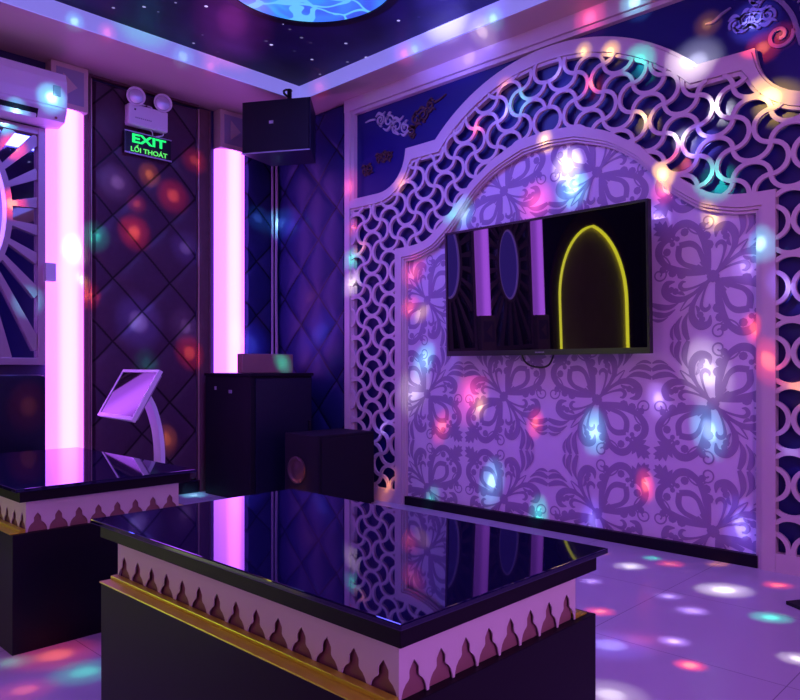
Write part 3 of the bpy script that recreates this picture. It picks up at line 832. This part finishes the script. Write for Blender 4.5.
# ------------------------------------------------------------------ black cabinet, box and bass speaker in the corner
cb = thing('equipment_cabinet', (3.145, 4.49, 0), 'tall black equipment cabinet in the room corner', 'cabinet')
m = MB(); m.box(2.868, 3.405, 4.178, 4.752, .0, .865, bev=.004); m.build('body', M['black_matte'], cb)
m = MB(); m.box(2.860, 3.415, 4.168, 4.756, .8655, .887, bev=.003); m.build('top', M['black_lacquer'], cb)
m = MB(); m.box(2.905, 3.39, 4.164, 4.1775, .03, .85, bev=.003); d = m.build('door', M['black_leather'], cb)
m = MB(); m.box(3.36, 3.375, 4.15, 4.1635, .42, .54, bev=.003); m.build('handle', M['black_plastic'], d)
for y0, y1, z0, z1 in ((4.60, 4.62, .765, .79), (4.40, 4.435, .745, .768)):
    m = MB(); m.box(2.862, 2.8675, y0, y1, z0, z1); m.build('indicator', M['grey_plastic'], cb)
m = MB(); m.box(2.925, 3.375, 4.36, 4.425, .8875, 1.025, bev=.006); bxm = m
tag(bxm.build('brown_box', M['brown_board']), 'flat brown box lying on top of the black cabinet', 'box')
sb = thing('bass_speaker', (3.19, 3.72, 0), 'low black bass speaker on the floor in front of the lattice and black cabinet', 'speaker')
m = MB(); m.box(2.948, 3.435, 3.548, 3.90, .012, .495, bev=.008); m.build('body', M['black_matte'], sb)
m = MB(); m.box(2.965, 3.42, 3.538, 3.5475, .035, .475, bev=.004); m.build('grille', M['black_matte'], sb)
m = MB(); m.lathe([(.088, .0), (.088, .012), (.076, .014), (.065, .002), (.04, -.0), (.025, .006), (.0, .01)], (2.9475, 3.765, .26), (-1, 0, 0), 28); m.build('woofer', M['bronze'], sb, smooth=True)
for x in (2.98, 3.40):
    for y in (3.58, 3.87):
        m = MB(); m.box(x-.02, x+.02, y-.02, y+.02, 0, .0118); m.build('foot', M['rubber'], sb)

# ------------------------------------------------------------------ speaker hung in the upper corner
spk = thing('hanging_speaker', (3.14, 4.27, 2.46), 'black loudspeaker hung below the soffit in the room corner', 'speaker')
f = Vector((-.62, -.785, 0)).normalized(); f = Vector((-.86, -.51, 0)).normalized(); sx = Vector((f.y, -f.x, 0)); sx = sx if (sx.x > 0) else -sx
c0 = Vector((3.05, 4.10, 0)) + f*-.09
SP = lambda a, d, z: tuple(c0 + sx*a + f*d + Vector((0, 0, z)))
m = MB()
outl = [(-.25, .14), (.25, .14), (.17, -.18), (-.17, -.18)]
m.prism(outl, 2.405, 2.765, lambda a, b, z: SP(a, b, z)); m.build('body', M['black_leather'], spk)
m = MB(); m.prism([(-.244, .1405), (.244, .1405), (.238, .152), (-.238, .152)], 2.413, 2.757, lambda a, b, z: SP(a, b, z)); m.build('grille', M['black_matte'], spk)
m = MB(); m.prism([(-.25, .1525), (.25, .1525), (.25, .158), (-.25, .158)], 2.401, 2.409, lambda a, b, z: SP(a, b, z)); m.build('lower_trim', M['grey_plastic'], spk)
m = MB(); m.prism([(-.045, .1525), (-.015, .1525), (-.015, .156), (-.045, .156)], 2.60, 2.62, lambda a, b, z: SP(a, b, z)); m.build('badge', M['silver'], spk)
m = MB(); p0 = Vector(SP(.05, .02, 2.765)); m.tube([p0, p0+Vector((0,0,.045)), p0+Vector((0,0,SZ-2.766))], [.035, .018, .016], 10); m.tube(smooth_path([p0+Vector((0,0,.05)), p0+Vector((-.05,.0,.075)), p0+Vector((-.03,0,.10)), p0+Vector((.02,0,.105))], 5), .008, 6); m.build('hanging_hook', M['black_plastic'], spk, smooth=True)
m = MB(); m.tube(smooth_path([(FX-.062, BY-.07, 2.84), (FX-.062, BY-.075, 2.2), (FX-.066, BY-.07, 1.6), (FX-.062, BY-.075, 1.0), (FX-.062, BY-.07, .02)], 6), .012, 8)
m.tube([(FX-.095, BY-.062, 2.84), (FX-.095, BY-.062, .02)], .010, 8)
tag(m.build('speaker_cable', M['grey_plastic'], smooth=True), 'grey cable pair running down the room corner below the hanging speaker', 'cable')

# ------------------------------------------------------------------ air conditioner
ac = thing('air_conditioner', (1.39, BY, 2.42), 'white wall air conditioner above the sunburst mirror', 'air conditioner')
prof = [(.0005, 2.47), (.0005, 2.755), (.15, 2.772), (.205, 2.752), (.225, 2.70), (.232, 2.60), (.225, 2.52), (.19, 2.458), (.10, 2.444), (.03, 2.446)]
m = MB(); m.prism(prof, .965, 1.825, lambda a, b, d: (d, BY-a, b)); o = m.build('body', M['ac_white'], ac)
m = MB(); m.prism([(.233, 2.535), (.236, 2.60), (.230, 2.69), (.226, 2.69), (.2325, 2.60), (.2285, 2.535)], .975, 1.815, lambda a, b, d: (d, BY-a, b)); m.build('front_cover', M['ac_white'], ac)
m = MB(); m.prism([(.200, 2.452), (.224, 2.498), (.228, 2.496), (.204, 2.448)], 1.02, 1.655, lambda a, b, d: (d, BY-a, b)); m.build('air_outlet', M['black_matte'], ac)
m = MB(); m.prism([(.206, 2.449), (.216, 2.468), (.224, 2.458), (.212, 2.440)], 1.03, 1.645, lambda a, b, d: (d, BY-a, b)); m.build('louvre', M['ac_white'], ac)
m = MB(); m.box(1.738, 1.782, BY-.2415, BY-.2362, 2.597, 2.66, bev=.002); m.build('display', M['lcd'], ac)
m = MB(); m.lathe([(.008, 0), (.008, .004), (.004, .005)], (1.765, BY-.207, 2.472), (0, -1, -.3), 12); m.build('sensor', M['lens_red'], ac)

# ------------------------------------------------------------------ emergency lamp and exit sign
em = thing('emergency_lamp', (2.425, BY, 2.585), 'white twin-head emergency lamp above the exit sign', 'emergency lamp')
m = MB(); m.box(2.280, 2.567, BY-.115, BY-.0455, 2.585, 2.728, bev=.01); m.build('housing', M['ac_white'], em)
m = MB(); m.box(2.33, 2.52, BY-.045, BY-.0005, 2.61, 2.70); m.build('wall_mount', M['grey_plastic'], em)
m = MB(); m.tube(smooth_path([(2.38, BY-.08, 2.727), (2.39, BY-.08, 2.746), (2.455, BY-.08, 2.746), (2.465, BY-.08, 2.727)], 4), .005, 6); m.build('carry_handle', M['ac_white'], em)
for x, z in ((2.330, 2.778), (2.528, 2.782)):
    m = MB(); m.lathe([(.02, -.03), (.05, -.01), (.062, .02), (.064, .032), (.056, .036), (.05, .028), (.0, .018)], (x, BY-.10, z), (-.25, -1, -.05), 28)
    hd = m.build('lamp_head', M['ac_white'], em, smooth=True)
    m = MB(); m.lathe([(.05, .029), (.048, .032), (.03, .036), (.0, .038)], (x, BY-.10, z), (-.25, -1, -.05), 24); m.build('lens', M['silver'], hd, smooth=True)
    m = MB(); m.tube([(x, BY-.08, 2.726), (x, BY-.085, z-.03)], .010, 8); m.build('neck', M['grey_plastic'], em)
m = MB()
for k in range(9): m.box(2.325+k*.0135, 2.334+k*.0135, BY-.1158, BY-.1152, 2.632, 2.640)
tag(m.build('printed_line', M['grey_plastic'], em), 'faint grey print on the lamp housing')
m = MB(); m.box(2.317, 2.329, BY-.1165, BY-.1152, 2.685, 2.697); m.build('indicator', M['black_plastic'], em)
m = MB(); m.tube(smooth_path([(2.45, BY-.08, 2.586), (2.46, BY-.09, 2.57), (2.475, BY-.07, 2.552)], 6), .004, 6); m.tube(smooth_path([(2.545, BY-.08, 2.586), (2.54, BY-.09, 2.565), (2.50, BY-.07, 2.552)], 6), .004, 6)
m.build('lead', M['ac_white'], em)

ex = thing('exit_sign', (2.44, BY, 2.395), 'green lit EXIT sign on the purple padded panel', 'sign')
m = MB(); m.box(2.268, 2.612, BY-.075, BY-.0455, 2.398, 2.548, bev=.004); m.build('sign_box', M['black_plastic'], ex)
m = MB(); m.box(2.34, 2.53, BY-.045, BY-.0005, 2.43, 2.52); m.build('wall_mount', M['black_plastic'], ex)
m = MB(); m.box(2.266, 2.614, BY-.079, BY-.0752, 2.544, 2.551); m.box(2.266, 2.614, BY-.079, BY-.0752, 2.394, 2.404); m.build('metal_edge', M['silver'], ex)
def text_mesh(body, size, xc, z, name, mat, parent, wide, bold=0.0):
    cu = bpy.data.curves.new(name, 'FONT'); cu.body = body; cu.size = size; cu.align_x = 'CENTER'; cu.extrude = .0015; cu.offset = bold
    o = bpy.data.objects.new(name, cu); col.objects.link(o)
    dg = bpy.context.evaluated_depsgraph_get(); me = bpy.data.meshes.new_from_object(o.evaluated_get(dg))
    bpy.data.objects.remove(o)
    xs = [v.co.x for v in me.vertices]; k = wide/(max(xs)-min(xs)); xm = (max(xs)+min(xs))/2
    ys = [v.co.y for v in me.vertices]; ky = size/(max(ys)-min(ys)); y0 = min(ys)
    o0 = ROOT[parent.name]
    for v in me.vertices: v.co = Vector((xc + (v.co.x-xm)*k, BY-.0768 - v.co.z, z + (v.co.y-y0)*ky)) - o0
    me.materials.clear(); me.materials.append(mat)
    n = bpy.data.objects.new(name, me); col.objects.link(n); n.parent = parent; return n
text_mesh('EXIT', .062, 2.446, 2.474, 'lettering', M['exit_green'], ex, .25, .002)
text_mesh('L\u1ed0I THO\u00c1T', .052, 2.446, 2.412, 'lettering', M['exit_pale'], ex, .27, .001)

# ------------------------------------------------------------------ sofa end along the back wall
so = thing('leather_sofa', (.7, 4.65, 0), 'dark blue leather sofa end against the back wall below the sunburst mirror', 'sofa')
def side(P0, x0, x1, mat, name, bev=0):
    m = MB(); m.prism(P0, x0, x1, lambda a, b, d: (d, BY-a, b)); return m
xs = [-.36, .33, 1.02, 1.70]
for a, b in zip(xs, xs[1:]):
    m = MB(); m.box(a+.004, b-.004, BY-.25, BY-.106, .40, .885, bev=.035); m.build('backrest', M['black_leather'], so, smooth=True)
    m = MB(); m.box(a+.004, b-.004, BY-.66, BY-.251, .26, .42, bev=.03); m.build('seat_cushion', M['black_leather'], so, smooth=True)
m = MB(); m.box(-.36, 1.70, BY-.63, BY-.106, .0, .258, bev=.01); m.build('base', M['black_lacquer'], so)

# ------------------------------------------------------------------ ceiling globe lamp, floor mat
gl = thing('ceiling_globe_lamp', (2.416, 2.996, CZ-.05), 'round blue glowing planet lamp set in the starry ceiling', 'ceiling lamp')
m = MB(); m.lathe([(.455, .0), (.455, .012), (.0, .012)], (2.416, 2.996, CZ-.022), (0, 0, 1), 64); m.build('glowing_disc', M['globe'], gl)
m = MB(); N = 64; CI = lambda r: [(2.416+r*cos(2*pi*k/N), 2.996+r*sin(2*pi*k/N)) for k in range(N)]
m.band(CI(.505), CI(.456), CZ-.03, CZ-.0005, lambda a, b, d: (a, b, d), closed=True); m.build('rim', M['black_lacquer'], gl)
m = MB(); m.prism([(3.10,.885), (3.55,.62), (3.2,.05), (2.75,.315)], .0005, .014, lambda a, b, d: (a, b, d))
tag(m.build('rubber_mat', M['rubber']), 'corner of a black mat on the floor at the right edge', 'mat')
# ------------------------------------------------------------------ lamps of the room and added fill lights
def lamp(kind, name, loc, color, power, size=.3, sizey=None, rot=None, spread=None):
    l = bpy.data.lights.new(name, kind); l.color = color; l.energy = power
    if kind == 'AREA':
        l.shape = 'RECTANGLE'; l.size = size; l.size_y = sizey or size
        if spread: l.spread = spread
    else: l.shadow_soft_size = size
    o = bpy.data.objects.new(name, l); col.objects.link(o); o.location = loc
    if rot: o.rotation_euler = rot
    return o
def aim(o, target):
    o.rotation_euler = (Vector(target) - o.location).to_track_quat('-Z', 'Y').to_euler()
# added violet ambient fill, shining down from the tray opening
lamp('AREA', 'tray_fill', (1.0, 1.6, 2.95), (.44, .12, 1.0), 33, 2.6, 3.4)
# blue wash from the globe lamp
lamp('AREA', 'globe_light', (2.416, 2.996, 2.93), (.13, .13, 1.0), 34, .8, .8)
# added pink fill from the unseen side, brightens the feature wall
o = lamp('AREA', 'pink_wash', (-1.6, 1.6, 1.5), (1.0, .25, .80), 8, .4, 2.0); aim(o, (3.5, 2.2, 1.4))
# warm dim lamp to the right behind the camera
o = lamp('AREA', 'warm_lamp', (1.6, -1.6, 1.7), (1.0, .45, .28), 11, .5, .5); aim(o, (3.5, .9, .8))
# yellow-white glow of the lit arch side
o = lamp('AREA', 'arch_glow', (-1.3, 4.70, .36), (.80, 1.0, .22), 10, 1.2, .55); aim(o, (.4, 1.6, .6))
o = lamp('AREA', 'violet_wash', (.4, -1.9, 1.6), (.56, .15, 1.0), 50, .9, 2.0); aim(o, (3.5, 2.3, 1.3))  # added violet fill from behind the camera, brightens feature wall and table ends

CC = {'w': (1,.95,1), 'c': (.12,.75,1), 't': (.0,.85,.55), 'r': (1,.045,.03), 'k': (1,.07,.28), 'y': (1,.62,.08), 'o': (1,.32,.03), 'b': (.16,.14,1), 'v': (.45,.28,1), 'g': (.0,.7,.3)}
SRC = {1: Vector((1.75, 2.0, 2.80)), 2: Vector((.9, 1.3, 1.75))}
HOT = {'w': (1,1,1), 'c': (.45,.9,1), 't': (.02,.8,.5), 'r': (1,.20,.06), 'k': (1,.12,.25), 'y': (1,.75,.2), 'o': (1,.42,.05), 'b': (.4,.4,1), 'v': (.55,.45,1), 'g': (.0,.7,.3)}
for s, x, y, z, c, r, i in SPOTS:
    p = Vector((x, y, z)); src = SRC[s]; d = (p-src).length
    # every beam has a soft halo and a hot, narrow core
    for col_, k, g in ((CC[c], 1.95, 1.5), (HOT[c], .80, 3.2)):
        l = bpy.data.lights.new('disco_beam', 'SPOT'); l.color = col_
        l.energy = g * i * .75 * 4*pi*pi*d*d
        l.spot_size = 2*math.atan(k*r/d); l.spot_blend = 1.0; l.shadow_soft_size = .004
        o = bpy.data.objects.new('disco_beam', l); col.objects.link(o); o.location = src; aim(o, p)

w = bpy.data.worlds.new('room'); scene.world = w; w.use_nodes = True
w.node_tree.nodes['Background'].inputs[0].default_value = (.02, .015, .05, 1)
w.node_tree.nodes['Background'].inputs[1].default_value = .2

# ------------------------------------------------------------------ camera and look
cam = bpy.data.cameras.new('camera'); cam.sensor_width = 36; cam.lens = 727/800*36; cam.shift_y = 17/800; cam.clip_start = .02
co = bpy.data.objects.new('camera', cam); col.objects.link(co)
co.location = (0, 0, .93); co.rotation_euler = (pi/2, 0, -math.atan2(.7204, .6932))
scene.camera = co
vs = scene.view_settings
vs.view_transform = 'Standard'; vs.look = 'None'; vs.exposure = 0; vs.gamma = 1; vs.use_curve_mapping = False
scene.cycles.use_denoising = True
scene.cycles.max_bounces = 8; scene.cycles.sample_clamp_indirect = 4
scene.cycles.use_light_tree = True
